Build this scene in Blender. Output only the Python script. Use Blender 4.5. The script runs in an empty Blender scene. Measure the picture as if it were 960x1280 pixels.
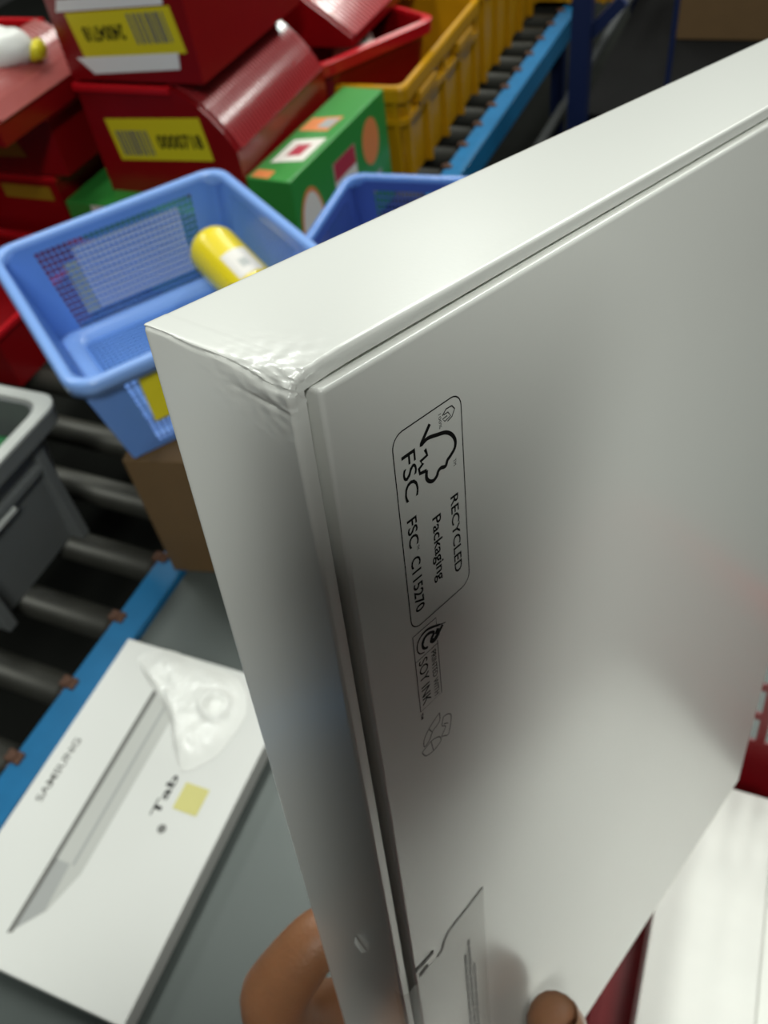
import bpy, bmesh, math, random
from mathutils import Vector, Matrix, noise
random.seed(7)
S = bpy.context.scene
COL = S.collection
PI = math.pi

# ------------------------------------------------------------------ camera
# modelling frame: X across the conveyor, Y along it, Z up, camera at the origin.
# Everything is lifted by LIFT at the end so that the floor is z = 0.
LIFT = 1.65
M = Matrix(((0.92637048, 0.1958844, -0.32166291),
            (0.35926285, -0.71587986, 0.59870379),
            (-0.11299526, -0.67018306, -0.73354396)))      # camera (x right, y down, z forward) -> scene
cam = bpy.data.cameras.new('camera')
camo = bpy.data.objects.new('camera', cam)
COL.objects.link(camo)
camo.matrix_world = (M @ Matrix(((1, 0, 0), (0, -1, 0), (0, 0, -1)))).to_4x4()
cam.sensor_fit = 'VERTICAL'
cam.sensor_height = 36
cam.lens = 1060 / 1280 * 36
cam.clip_start = 0.01
cam.dof.use_dof = True
cam.dof.focus_distance = 0.122
cam.dof.aperture_fstop = cam.lens / 0.88
S.camera = camo

# ------------------------------------------------------------------ light
S.view_settings.view_transform = 'Standard'
S.view_settings.look = 'None'
S.view_settings.exposure = 0.0
S.view_settings.gamma = 1
S.view_settings.use_curve_mapping = False
W = bpy.data.worlds.new('hall')
S.world = W
W.use_nodes = True
W.node_tree.nodes['Background'].inputs[0].default_value = (0.88, 0.95, 0.90, 1)
W.node_tree.nodes['Background'].inputs[1].default_value = 0.05
S.cycles.max_bounces = 8
S.cycles.use_denoising = True
S.cycles.sample_clamp_indirect = 4.0


def lamp(name, loc, sx, sy, watts, col=(0.97, 1.0, 0.94)):
    l = bpy.data.lights.new(name, 'AREA')
    l.shape = 'RECTANGLE'
    l.size, l.size_y = sx, sy
    l.energy = watts
    l.color = col
    o = bpy.data.objects.new(name, l)
    o.location = loc
    COL.objects.link(o)
    return o


LAMPS = [(-1.3, 1.3, 29), (-1.3, 3.2, 29), (0.4, 2.2, 29), (0.5, 3.9, 29), (-3.2, 1.6, 29), (-0.3, 5.4, 44), (-1.9, 5.4, 34), (1.6, 5.6, 29), (0.68, -1.40, 74)]
for lx, ly, lw in LAMPS:
    lamp('tube_light', (lx, ly, 1.85), 0.3, 1.3, lw)



# ------------------------------------------------------------------ materials
def mat(name, col, rough=0.5, metal=0.0, spec=0.5, coat=0.0, coat_rough=0.1, var=0.0, vscale=40.0,
        bump=0.0, bscale=200.0, emit=0.0, trans=0.0, alpha=1.0, sss=0.0, rvar=0.0):
    m = bpy.data.materials.new(name)
    m.use_nodes = True
    nt = m.node_tree
    p = nt.nodes['Principled BSDF']
    p.inputs['Base Color'].default_value = (*col, 1)
    p.inputs['Roughness'].default_value = rough
    p.inputs['Metallic'].default_value = metal
    p.inputs['Specular IOR Level'].default_value = spec
    p.inputs['Coat Weight'].default_value = coat
    p.inputs['Coat Roughness'].default_value = coat_rough
    p.inputs['Transmission Weight'].default_value = trans
    p.inputs['Alpha'].default_value = alpha
    if sss:
        p.inputs['Subsurface Weight'].default_value = sss
        p.inputs['Subsurface Radius'].default_value = (0.006, 0.002, 0.001)
    if emit:
        p.inputs['Emission Color'].default_value = (*col, 1)
        p.inputs['Emission Strength'].default_value = emit
    if var or rvar or bump:
        tc = nt.nodes.new('ShaderNodeTexCoord')
    if var or rvar:
        n = nt.nodes.new('ShaderNodeTexNoise')
        n.inputs['Scale'].default_value = vscale
        n.inputs['Detail'].default_value = 5
        nt.links.new(tc.outputs['Object'], n.inputs['Vector'])
        if var:
            r = nt.nodes.new('ShaderNodeMixRGB')
            r.blend_type = 'MIX'
            r.inputs[1].default_value = (*[max(0, c * (1 - var)) for c in col], 1)
            r.inputs[2].default_value = (*[min(1, c * (1 + var)) for c in col], 1)
            nt.links.new(n.outputs['Fac'], r.inputs[0])
            nt.links.new(r.outputs[0], p.inputs['Base Color'])
        if rvar:
            mr = nt.nodes.new('ShaderNodeMapRange')
            mr.inputs[3].default_value = max(0.02, rough - rvar)
            mr.inputs[4].default_value = min(1, rough + rvar)
            nt.links.new(n.outputs['Fac'], mr.inputs[0])
            nt.links.new(mr.outputs[0], p.inputs['Roughness'])
    if bump:
        nb = nt.nodes.new('ShaderNodeTexNoise')
        nb.inputs['Scale'].default_value = bscale
        nb.inputs['Detail'].default_value = 4
        nt.links.new(tc.outputs['Object'], nb.inputs['Vector'])
        b = nt.nodes.new('ShaderNodeBump')
        b.inputs['Strength'].default_value = bump
        b.inputs['Distance'].default_value = 0.001
        nt.links.new(nb.outputs['Fac'], b.inputs['Height'])
        nt.links.new(b.outputs[0], p.inputs['Normal'])
    return m


MT = dict(
    card=mat('white_coated_card', (0.80, 0.81, 0.77), 0.30, spec=0.6, coat=0.5, coat_rough=0.16, bump=0.03, bscale=900),
    card2=mat('white_box_card', (0.70, 0.71, 0.68), 0.35, coat=0.2, coat_rough=0.25),
    cardrough=mat('white_plain_card', (0.86, 0.87, 0.82), 0.5, bump=0.12, bscale=120, var=0.03),
    ink=mat('black_ink', (0.008, 0.008, 0.008), 0.8, spec=0.15),
    black=mat('matt_black_paint', (0.006, 0.006, 0.006), 0.9, spec=0.1),
    inkgrey=mat('grey_ink', (0.16, 0.16, 0.15), 0.5),
    inklight=mat('light_grey_ink', (0.50, 0.51, 0.48), 0.45),
    inkmid=mat('mid_grey_ink', (0.36, 0.37, 0.36), 0.45),
    film=mat('clear_seal_film', (0.62, 0.61, 0.55), 0.22, alpha=0.22, spec=0.6),
    red=mat('red_plastic', (0.23, 0.0015, 0.004), 0.30, var=0.15, vscale=14, coat=0.2, coat_rough=0.2),
    redrim=mat('red_rim_plastic', (0.50, 0.006, 0.012), 0.28, coat=0.2),
    rednet=mat('red_net_painted_sheen', (0.45, 0.11, 0.10), 0.3, coat=0.6),  # red lightened to pink in place of sheen and pale contents behind
    reddark=mat('dark_red_basket_plastic', (0.16, 0.001, 0.004), 0.4),
    redrib=mat('red_glossy_rib', (0.40, 0.03, 0.035), 0.22, spec=0.8, coat=1.0, coat_rough=0.16),
    yellow=mat('yellow_crate_plastic', (0.50, 0.25, 0.003), 0.32, var=0.15, vscale=12),
    ylabel=mat('yellow_label_paper', (0.72, 0.62, 0.015), 0.5),
    ynote=mat('pale_yellow_sticker', (0.66, 0.62, 0.22), 0.55),
    green=mat('green_printed_card', (0.035, 0.27, 0.045), 0.35, coat=0.2),
    greend=mat('dark_green_card', (0.012, 0.12, 0.02), 0.4),
    orange=mat('orange_print', (0.75, 0.24, 0.07), 0.4),
    pwhite=mat('white_print', (0.80, 0.76, 0.70), 0.4),
    pred=mat('crimson_print', (0.45, 0.03, 0.06), 0.4),
    blue=mat('blue_basket_plastic', (0.12, 0.27, 0.68), 0.33, var=0.08, vscale=18, coat=0.15),
    bluerim=mat('blue_lit_rim_plastic', (0.22, 0.40, 0.84), 0.30, coat=0.2),  # basket blue made paler: light on the rim is put into the colour
    blued=mat('dark_blue_basket_plastic', (0.05, 0.10, 0.38), 0.35),
    railblue=mat('blue_painted_steel', (0.014, 0.16, 0.36), 0.34, var=0.2, vscale=25, coat=0.15),
    postblue=mat('navy_painted_steel', (0.004, 0.013, 0.065), 0.5),
    steel=mat('brushed_grey_steel', (0.085, 0.10, 0.095), 0.42, metal=0.3, var=0.12, vscale=9, rvar=0.08),
    roller=mat('zinc_roller', (0.05, 0.05, 0.042), 0.45, metal=0.4, var=0.25, vscale=30),
    darkmetal=mat('dark_iron', (0.03, 0.03, 0.03), 0.5, metal=0.4),
    rust=mat('rusty_axle', (0.10, 0.045, 0.025), 0.7, var=0.4, vscale=80),
    greybeam=mat('grey_painted_beam', (0.07, 0.075, 0.075), 0.55),
    gtote=mat('grey_tote_plastic', (0.14, 0.15, 0.15), 0.42, var=0.1, vscale=15),
    gtoterim=mat('light_grey_tote_rim', (0.55, 0.57, 0.54), 0.35),
    kraft=mat('brown_cardboard', (0.13, 0.075, 0.028), 0.75, var=0.12, vscale=25, bump=0.1),
    plastic=mat('white_plastic_film', (0.93, 0.94, 0.90), 0.4, coat=0.2, coat_rough=0.1, sss=0.0),
    bottle=mat('yellow_bottle_plastic', (0.86, 0.68, 0.015), 0.28, coat=0.3),
    skin=mat('skin', (0.25, 0.11, 0.05), 0.48, var=0.14, vscale=160, bump=0.25, bscale=700, sss=0.25),
    nail=mat('nail', (0.45, 0.25, 0.15), 0.3, coat=0.3),
    sleeve=mat('dark_sleeve_fabric', (0.02, 0.022, 0.03), 0.85),
    concrete=mat('dark_concrete', (0.013, 0.014, 0.012), 0.9, spec=0.1, var=0.3, vscale=3, bump=0.1, bscale=30),
    wall=mat('dim_wall_paint', (0.05, 0.05, 0.05), 0.8),
    silver=mat('silver_pouch', (0.70, 0.70, 0.70), 0.25, metal=0.5),
    greenpack=mat('green_pack', (0.02, 0.16, 0.05), 0.35),
    pouch=mat('grey_white_sheet', (0.86, 0.87, 0.88), 0.5),
)


# ------------------------------------------------------------------ helpers
def link(name, me, m, parent=None):
    o = bpy.data.objects.new(name, me)
    if m is not None:
        o.data.materials.append(MT[m] if isinstance(m, str) else m)
    COL.objects.link(o)
    if parent is not None:
        o.parent = parent
    return o


def obj(name, bm, m, parent=None, smooth=False):
    me = bpy.data.meshes.new(name)
    bmesh.ops.recalc_face_normals(bm, faces=bm.faces[:])
    bm.to_mesh(me)
    bm.free()
    if smooth:
        me.polygons.foreach_set('use_smooth', [True] * len(me.polygons))
    return link(name, me, m, parent)


def obj_raw(name, verts, faces, m, parent=None, smooth=False):
    me = bpy.data.meshes.new(name)
    me.from_pydata([tuple(v) for v in verts], [], faces)
    me.update()
    if smooth:
        me.polygons.foreach_set('use_smooth', [True] * len(me.polygons))
    return link(name, me, m, parent)


def tag(o, label, cat, group=None):
    o['label'] = label
    o['category'] = cat
    if group:
        o['group'] = group
    return o


def empty(name, loc, rz=0.0, label=None, cat=None, group=None):
    o = bpy.data.objects.new(name, None)
    o.empty_display_size = 0.05
    COL.objects.link(o)
    o.location = loc
    o.rotation_euler = (0, 0, rz)
    if label:
        tag(o, label, cat, group)
    return o


def add_box(bm, x0, x1, y0, y1, z0, z1, bev=0.0, mtx=None, seg=2):
    b = bmesh.new()
    bmesh.ops.create_cube(b, size=1)
    for v in b.verts:
        v.co = Vector(((x0 + x1) / 2 + v.co.x * (x1 - x0), (y0 + y1) / 2 + v.co.y * (y1 - y0), (z0 + z1) / 2 + v.co.z * (z1 - z0)))
    if bev:
        bmesh.ops.bevel(b, geom=b.edges[:], offset=bev, segments=seg, affect='EDGES', profile=0.6)
    if mtx is not None:
        b.transform(mtx)
    me = bpy.data.meshes.new('t')
    b.to_mesh(me)
    b.free()
    bm.from_mesh(me)
    bpy.data.meshes.remove(me)


def box(name, m, parent, *a, bev=0.0, mtx=None, smooth=False):
    bm = bmesh.new()
    add_box(bm, *a, bev=bev, mtx=mtx)
    return obj(name, bm, m, parent, smooth)


def add_tube(bm, p0, p1, r, n=16, caps=True, r2=None):
    p0, p1 = Vector(p0), Vector(p1)
    d = p1 - p0
    q = d.to_track_quat('Z', 'Y').to_matrix()
    r2 = r if r2 is None else r2
    a = [bm.verts.new(p0 + q @ Vector((math.cos(2 * PI * i / n) * r, math.sin(2 * PI * i / n) * r, 0))) for i in range(n)]
    b = [bm.verts.new(p1 + q @ Vector((math.cos(2 * PI * i / n) * r2, math.sin(2 * PI * i / n) * r2, 0))) for i in range(n)]
    for i in range(n):
        j = (i + 1) % n
        bm.faces.new((a[i], a[j], b[j], b[i]))
    if caps:
        bm.faces.new(a[::-1])
        bm.faces.new(b)


def rrect(x0, x1, y0, y1, r, n=5):
    pts = []
    for cx, cy, a0 in ((x1 - r, y1 - r, 0), (x0 + r, y1 - r, PI / 2), (x0 + r, y0 + r, PI), (x1 - r, y0 + r, 3 * PI / 2)):
        for i in range(n + 1):
            a = a0 + PI / 2 * i / n
            pts.append((cx + r * math.cos(a), cy + r * math.sin(a)))
    return pts


def loft(bm, rings, cap0=False, cap1=False, n=5):
    """rings: (z, x0, x1, y0, y1, r)"""
    prev = None
    for k, (z, x0, x1, y0, y1, r) in enumerate(rings):
        cur = [bm.verts.new((x, y, z)) for x, y in rrect(x0, x1, y0, y1, r, n)]
        if prev:
            L = len(cur)
            for i in range(L):
                j = (i + 1) % L
                bm.faces.new((prev[i], prev[j], cur[j], cur[i]))
        elif cap0:
            bm.faces.new(cur[::-1])
        prev = cur
    if cap1:
        bm.faces.new(prev)


def tub(bm, w, d, h, taper, th=0.003, r=0.03, floor=0.004):
    """open tub centred on the origin: rim w x d at z=h, base smaller by taper all round"""
    o = lambda z, i: (z, -w / 2 + i, w / 2 - i, -d / 2 + i, d / 2 - i, max(0.004, r - i * 0.3))
    loft(bm, [o(0, taper), o(h, 0), o(h, th), o(floor, taper + th)], cap0=True, cap1=True)


def ribbon(pts, width, fn, closed=False):
    """flat stroke along 2D points -> verts, faces; fn maps (a, b) to 3D. width may be a list"""
    n = len(pts)
    V, F = [], []
    for i, p in enumerate(pts):
        a = Vector(pts[i - 1] if (i > 0 or closed) else pts[i])
        b = Vector(pts[(i + 1) % n] if (i < n - 1 or closed) else pts[i])
        t = (b - a)
        t = t.normalized() if t.length > 0 else Vector((1, 0))
        nn = Vector((-t.y, t.x))
        w = width[i] if isinstance(width, (list, tuple)) else width
        pv = Vector(p)
        V += [fn(*(pv + nn * w / 2)), fn(*(pv - nn * w / 2))]
    for i in range(n if closed else n - 1):
        j = (i + 1) % n
        F.append((2 * i, 2 * i + 1, 2 * j + 1, 2 * j))
    return V, F


def smooth_pts(pts, k=6, closed=False):
    """Catmull-Rom through 2D/3D points"""
    P = [Vector(p) for p in pts]
    n = len(P)
    out = []
    for i in range(n if closed else n - 1):
        p0 = P[(i - 1) % n] if (closed or i > 0) else P[i]
        p1, p2 = P[i], P[(i + 1) % n]
        p3 = P[(i + 2) % n] if (closed or i + 2 < n) else p2
        for s in range(k):
            t = s / k
            out.append(0.5 * ((2 * p1) + (p2 - p0) * t + (2 * p0 - 5 * p1 + 4 * p2 - p3) * t * t + (3 * p1 - p0 - 3 * p2 + p3) * t ** 3))
    if not closed:
        out.append(P[-1])
    return out


def text_mesh(txt, fn, a0, a1, b0, b1, bold=0.0):
    """text fitted to the box a0..a1 (reading direction) x b0..b1 (height), mapped by fn(a, b) to 3D"""
    cu = bpy.data.curves.new('txt', 'FONT')
    cu.body = txt
    cu.resolution_u = 3
    cu.offset = bold
    o = bpy.data.objects.new('txt', cu)
    COL.objects.link(o)
    bpy.context.view_layer.update()
    me = bpy.data.meshes.new_from_object(o.evaluated_get(bpy.context.evaluated_depsgraph_get()))
    bpy.data.objects.remove(o)
    xs = [v.co.x for v in me.vertices]
    ys = [v.co.y for v in me.vertices]
    x0, x1, y0, y1 = min(xs), max(xs), min(ys), max(ys)
    for v in me.vertices:
        v.co = fn(a0 + (v.co.x - x0) / (x1 - x0) * (a1 - a0), b0 + (v.co.y - y0) / (y1 - y0) * (b1 - b0))
    me.materials.clear()
    return me


def quad(name, m, parent, pts):
    return obj_raw(name, pts, [tuple(range(len(pts)))], m, parent)


# ------------------------------------------------------------------ setting
def struct(o):
    o['kind'] = 'structure'
    return o


FL = -LIFT
struct(box('floor', 'concrete', None, -5, 4, -2.5, 9, FL - 0.1, FL))
struct(box('wall_back', 'wall', None, -5, 4, 9.0, 9.15, FL, 1.9))
struct(box('wall_left', 'wall', None, -5.15, -5, -2.5, 9, FL, 1.9))

# ------------------------------------------------------------------ roller conveyor
RZ = -0.99
CRZ = math.radians(-1.75)
conv = empty('roller_conveyor', (-1.2 + 0.030, 1.5, FL), CRZ, 'grey roller conveyor with a blue steel side rail behind the held box', 'conveyor')
CX, CY, CZ = -1.2, 1.5, FL


def C(x, y, z):
    return (x - CX, y - CY, z - CZ)


bm = bmesh.new()
a = C(-0.740, -0.7, -1.045)
b = C(-0.690, 4.6, -0.98)
add_box(bm, a[0], b[0], a[1], b[1], b[2] - 0.004, b[2], bev=0.0015)
add_box(bm, b[0] - 0.004, b[0], a[1], b[1], a[2], b[2], bev=0.001)
add_box(bm, a[0], b[0], a[1], b[1], a[2], a[2] + 0.004)
obj('side_rail', bm, 'railblue', conv)
bm = bmesh.new()
a = C(-1.80, -0.7, -1.09)
b = C(-1.75, 4.6, -0.98)
add_box(bm, a[0], b[0], a[1], b[1], a[2], b[2], bev=0.003)
obj('side_rail', bm, 'railblue', conv)
a = C(-0.70, 0.9, -1.24)
b = C(-0.675, 4.6, -1.215)
box('lower_beam', 'greybeam', conv, a[0], b[0], a[1], b[1], a[2], b[2], bev=0.003)
rb = bmesh.new()
add_tube(rb, (-0.5, 0, 0), (0.485, 0, 0), 0.026, 18)
roll = obj('roller', rb, 'roller', conv, True)
ab = bmesh.new()
add_tube(ab, (0.485, 0, 0), (0.52, 0, 0), 0.007, 8)
add_box(ab, 0.478, 0.487, -0.013, 0.013, -0.013, 0.013, bev=0.002)
axle = obj('axle', ab, 'rust', roll)
nb = bmesh.new()
add_box(nb, -0.012, 0.012, -0.008, 0.008, -0.002, 0.006, bev=0.001)
add_tube(nb, (0, 0, 0.005), (0, 0, 0.009), 0.006, 6)
clip = obj('axle_clip', nb, 'rust', conv)
y = -0.55
first = True
while y < 4.55:
    if first:
        r, ax_, cl = roll, axle, clip
        first = False
    else:
        r, ax_, cl = roll.copy(), axle.copy(), clip.copy()
        for o in (r, ax_, cl):
            COL.objects.link(o)
        r.parent = conv
        cl.parent = conv
        ax_.parent = r
    r.location = C(-1.245, y, RZ - 0.026)
    cl.location = C(-0.737, y, -0.981)
    y += 0.118
for yy in (0.3, 1.6, 2.9, 4.2):
    for xx in (-1.775, -0.715):
        a = C(xx - 0.02, yy - 0.02, FL)
        box('support_leg', 'postblue', conv, a[0], a[0] + 0.04, a[1], a[1] + 0.04, 0, -1.045 - FL)

# ------------------------------------------------------------------ steel packing table
TZ = -0.982
tab = empty('steel_table', (0.05, 0.4, FL), CRZ, 'grey steel packing table under the lying white box and the red basket', 'table')
T0 = (0.05, 0.4, FL)
box('table_top', 'steel', tab, -0.688 - T0[0], 1.15 - T0[0], -0.06 - T0[1], 1.5 - T0[1], TZ - 0.03 - FL, TZ - FL, bev=0.003)
for sx in (-0.62, 1.09):
    for sy in (0.06, 1.42):
        box('leg', 'greybeam', tab, sx - 0.02 - T0[0], sx + 0.02 - T0[0], sy - 0.02 - T0[1], sy + 0.02 - T0[1], 0, TZ - 0.03 - FL)

# ------------------------------------------------------------------ held tablet box
BO = Vector((-0.04633221078068646, 0.06756576109371018, -0.06206419725116835))
BR = Matrix(((0.34181133471236885, 0.05236230181244378, -0.9383086874047163),
             (0.9282959256448707, -0.1743490305634653, 0.32843429704660065),
             (-0.14639562705942166, -0.9832907049988918, -0.10820218937869858)))
BW, BH, BT = 0.2489, 0.3543, 0.030          # across, down, thick
tbox = empty('tablet_box', BO, 0, 'white tablet box held up close in a hand, crushed at its upper left corner', 'box')
tbox.rotation_euler = BR.to_euler()
mm = 0.001


def lines(a, b, fine_to=None, fine=0.0003, coarse=0.012, edge=0.0004):
    """grid positions from a to b, fine near a"""
    L = [a]
    x = a
    step = fine
    while x < b - 1e-9:
        if fine_to is not None and x - a < fine_to:
            step = fine
        else:
            step = min(coarse, step * 1.35)
        x += step
        L.append(min(x, b))
    if b - L[-2] < step * 0.3:
        L.pop(-2)
    for e in (0.0003, 0.0006):
        L.append(b - e)
    return sorted(set(round(v, 6) for v in L))


def lid_shape(p):
    u, v, t = p
    k = math.exp(-(t / 0.010) ** 2)
    r = 0.0006 + 0.0025 * k                # crushed: the edge is rounder towards the near corner
    near = math.exp(-(math.sqrt(u * u + v * v) / 0.02) ** 2)
    r = 0.0006 + (r - 0.0006) * near
    rt = 0.0006
    cu = min(max(u, r), BW - 0.0006)
    cv = min(max(v, r), BH - 0.0006)
    ct = min(max(t, rt), BT - rt)
    du, dv, dt = u - cu, v - cv, t - ct
    ru = r if du < 0 else 0.0006
    rv = r if dv < 0 else 0.0006
    d = Vector((du / ru, dv / rv, dt / rt))
    if d.length > 1:
        d.normalize()
    q = Vector((cu + d.x * ru, cv + d.y * rv, ct + d.z * rt))
    # dent and wrinkles of the crushed corner
    dist = math.sqrt(u * u + v * v * 0.8 + (t * 0.55) ** 2)
    w = math.exp(-(dist / 0.0062) ** 2)
    n = noise.noise(Vector((u, v, t)) * 520) * 0.00030 + noise.noise(Vector((u * 1.5, v, t * 0.4)) * 1100) * 0.00018
    q += Vector((0.0008, 0.0010, 0.0007)) * w
    q += Vector((-0.6, -0.8, -0.2)) * n * w * 1.3
    # seam where the wrapping paper of the top laps over the end
    if u < 0.004 and v < 0.006:
        s = v - u
        seam = 0.0004 + 0.0011 * k + 0.00025 * math.sin(t * 420)
        g = math.exp(-((s - seam) / 0.00028) ** 2)
        q += Vector((0.00030, 0.00012, 0)) * g
        lap = 1 / (1 + math.exp(-(seam - s) / 0.00015))
        q += Vector((-0.00016, -0.00006, 0)) * lap
    # soft crease under the corner on the end face
    if u < 0.002 and v < 0.02:
        cr = 0.0042 - 0.0000 + 0.10 * (0.010 - t) * (1 if t < 0.012 else 0)
        g = math.exp(-((v - cr) / 0.00035) ** 2) * math.exp(-((t - 0.004) / 0.005) ** 2)
        q += Vector((0.00024, 0, 0)) * g
        bl = math.exp(-((v - cr * 0.62) / 0.0015) ** 2) * math.exp(-((t - 0.004) / 0.006) ** 2)
        q += Vector((-0.00030, 0, 0)) * bl
    return q


LW = 0.0023       # lip width
Lu = lines(0, BW, 0.014)
Lv = lines(0, BH, 0.014)
Lt = lines(0, BT, 0.014, coarse=0.0012)
bm = bmesh.new()


def grid(A, B, fn, flip=False):
    vs = [[bm.verts.new(lid_shape(fn(a_, b_))) for b_ in B] for a_ in A]
    for i in range(len(A) - 1):
        for j in range(len(B) - 1):
            f = (vs[i][j], vs[i + 1][j], vs[i + 1][j + 1], vs[i][j + 1])
            bm.faces.new(f[::-1] if flip else f)


grid(Lu, Lt, lambda u, t: (u, 0, t))
grid(Lu, Lt, lambda u, t: (u, BH, t), True)
grid(Lv, Lt, lambda v, t: (0, v, t), True)
grid(Lv, Lt, lambda v, t: (BW, v, t))
grid(Lu, Lv, lambda u, v: (u, v, BT))
lipw = [0, 0.00015, 0.0003, 0.00045, 0.0006, 0.0009, 0.0013, 0.0018, LW]
# the lip: four mitred strips, then the inside walls
for side in range(4):
    along = Lu if side in (0, 1) else Lv
    span = BW if side in (0, 1) else BH

    def lp(s, w, side=side, span=span):
        s2 = w + (s / span) * (span - 2 * w)
        return [(s2, w), (s2, BH - w), (w, s2), (BW - w, s2)][side]
    prev = None
    for w in lipw:
        cur = []
        for s in along:
            u, v = lp(s, w)
            cur.append(bm.verts.new(lid_shape((u, v, 0))))
        if prev:
            for i in range(len(along) - 1):
                bm.faces.new((prev[i], prev[i + 1], cur[i + 1], cur[i]))
        prev = cur
    cur = [bm.verts.new(vv.co + Vector((0, 0, 0.012))) for vv in prev]
    for i in range(len(along) - 1):
        bm.faces.new((prev[i], prev[i + 1], cur[i + 1], cur[i]))
bmesh.ops.remove_doubles(bm, verts=bm.verts[:], dist=0.00006)
lid = obj('lid', bm, 'card', tbox, True)

m_in = 0.0038
FT = -0.0013
bm = bmesh.new()
add_box(bm, m_in, BW - m_in, 0.0031, BH - 0.0031, FT, 0.024, bev=0.0008, seg=4)
base = obj('base', bm, 'card', tbox, True)
lid.data.set_sharp_from_angle(angle=math.radians(50))
base.data.set_sharp_from_angle(angle=math.radians(60))

PT = FT - 0.00004


def face_mm(a, b):
    """label plane: a = mm down the face (reading direction), b = mm across it"""
    return Vector((b * mm, a * mm, PT))


def stroke(name, pts, w, m='ink', closed=False, k=0, parent=None):
    """pts given as (across u mm, down v mm)"""
    P = [(v, u) for u, v in pts]
    if k:
        P = [tuple(p) for p in smooth_pts(P, k, closed)]
        if isinstance(w, (list, tuple)):
            w = [w[min(int(i / k), len(w) - 1)] for i in range(len(P))]
    V, F = ribbon(P, w, face_mm, closed)
    return obj_raw(name, V, F, m, parent or base)


def rr_pts(u0, u1, v0, v1, r, n=6):
    return rrect(u0, u1, v0, v1, r, n)


def print_text(name, txt, u0, u1, v0, v1, m='ink', bold=0.0):
    me = text_mesh(txt, lambda a_, b_: face_mm(a_, b_), v0, v1, u0, u1, bold)
    return link(name, me, m, base)


# certification panel
stroke('panel_outline', rr_pts(15.15, 30.75, 16.0, 54.0, 2.3), 0.22, closed=True)
stroke('tree_mark', [(23.35, 17.9), (22.1, 19.2), (21.1, 20.35), (22.6, 20.0), (24.9, 20.55), (26.9, 21.2), (28.3, 22.4), (28.95, 23.8), (28.7, 25.0), (27.6, 25.8),
                     (26.8, 26.2), (26.3, 27.0), (25.2, 26.7), (24.5, 26.95), (24.1, 27.6), (23.2, 27.95), (22.3, 27.5), (21.75, 26.6), (21.9, 25.3)], 0.68, k=4)
stroke('tree_mark', [(21.9, 25.3), (20.35, 25.0), (20.25, 24.1), (21.2, 23.7), (20.7, 23.0), (22.3, 22.75), (21.9, 21.5)], 0.62)
print_text('panel_lettering', 'FSC', 16.7, 19.8, 20.1, 28.4, bold=0.006)
print_text('panel_lettering', 'TM', 28.2, 28.9, 26.9, 28.1)
print_text('panel_lettering', 'RECYCLED', 26.95, 28.95, 33.5, 49.7, bold=0.016)
print_text('panel_lettering', 'Packaging', 21.6, 24.4, 34.8, 48.1, bold=0.016)
print_text('panel_lettering', 'FSC', 16.5, 18.8, 31.7, 37.2, bold=0.016)
print_text('panel_lettering', 'TM', 18.2, 18.8, 37.5, 38.4)
print_text('panel_lettering', 'C115270', 16.5, 18.8, 39.4, 51.0, bold=0.016)
stroke('recycling_mark', [(26.3, 18.0), (27.2, 17.3), (28.6, 17.4), (29.2, 18.2), (28.5, 19.2), (27.4, 19.5)], 0.22)
stroke('recycling_mark', [(26.6, 18.0), (27.6, 18.0), (28.2, 18.9), (26.8, 19.2), (26.3, 18.6), (27.4, 18.5)], 0.2)
print_text('recycling_mark', '100%', 25.4, 26.0, 17.4, 19.9)
# ink panel
stroke('ink_panel_outline', [(15.1, 55.35), (21.25, 55.5), (21.2, 57.2)], 0.17)
stroke('ink_panel_outline', [(21.15, 60.9), (21.1, 74.5), (15.1, 74.4), (15.1, 55.35)], 0.17)
stroke('ink_panel_outline', [(15.2, 61.6), (21.1, 61.6)], 0.14)
stroke('drop_mark', [(23.6, 58.5), (21.8, 57.7), (20.2, 56.9), (18.6, 56.4), (17.1, 56.7), (16.1, 57.7), (15.9, 59.2), (16.5, 60.4), (17.6, 60.9)], [0.2, 0.5, 0.55, 0.5, 0.4, 0.3, 0.25, 0.25, 0.2], k=4)
stroke('drop_mark', [(22.8, 58.4), (21.4, 59.6), (20.2, 60.2), (19.6, 59.4), (20.4, 58.4), (19.2, 57.6), (17.9, 57.8), (17.3, 58.9), (17.6, 60.0), (18.6, 60.5)], [0.7, 1.1, 1.0, 0.7, 0.6, 0.7, 0.7, 0.6, 0.5, 0.4], k=4)
stroke('drop_mark', [(21.6, 58.3), (20.9, 59.2)], 0.9)
print_text('ink_panel_lettering', 'SOY INK', 15.9, 18.2, 62.2, 73.6, bold=0.002)
print_text('ink_panel_lettering', 'PRINTED WITH', 19.2, 20.5, 62.4, 73.9)
print_text('ink_panel_lettering', 'TM', 15.0, 15.7, 75.1, 76.6, bold=0.02)
# three looped arrows
A1 = [(20.0, 79.3), (18.4, 79.9), (16.6, 80.9), (15.2, 82.4), (15.1, 84.4), (16.8, 83.8), (17.6, 82.4), (19.8, 81.6), (20.0, 79.3)]
A2 = [(21.0, 81.4), (22.4, 81.9), (23.2, 83.1), (22.9, 85.2), (22.0, 87.6), (20.9, 86.9), (20.1, 86.2), (21.4, 84.6), (20.4, 83.4), (21.0, 81.4)]
A3 = [(14.3, 85.3), (15.6, 84.9), (17.4, 84.7), (19.4, 85.7), (19.7, 87.3), (17.6, 87.9), (15.3, 87.3), (14.3, 85.3)]
for A in (A1, A2, A3):
    stroke('arrow_mark', A, 0.26, 'inkgrey', closed=False, k=3)
stroke('arrow_mark', [(17.0, 84.7), (17.4, 87.8)], 0.24, 'inkgrey')
stroke('arrow_mark', [(16.8, 80.9), (17.6, 82.6), (16.6, 83.9)], 0.24, 'inkgrey')
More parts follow.
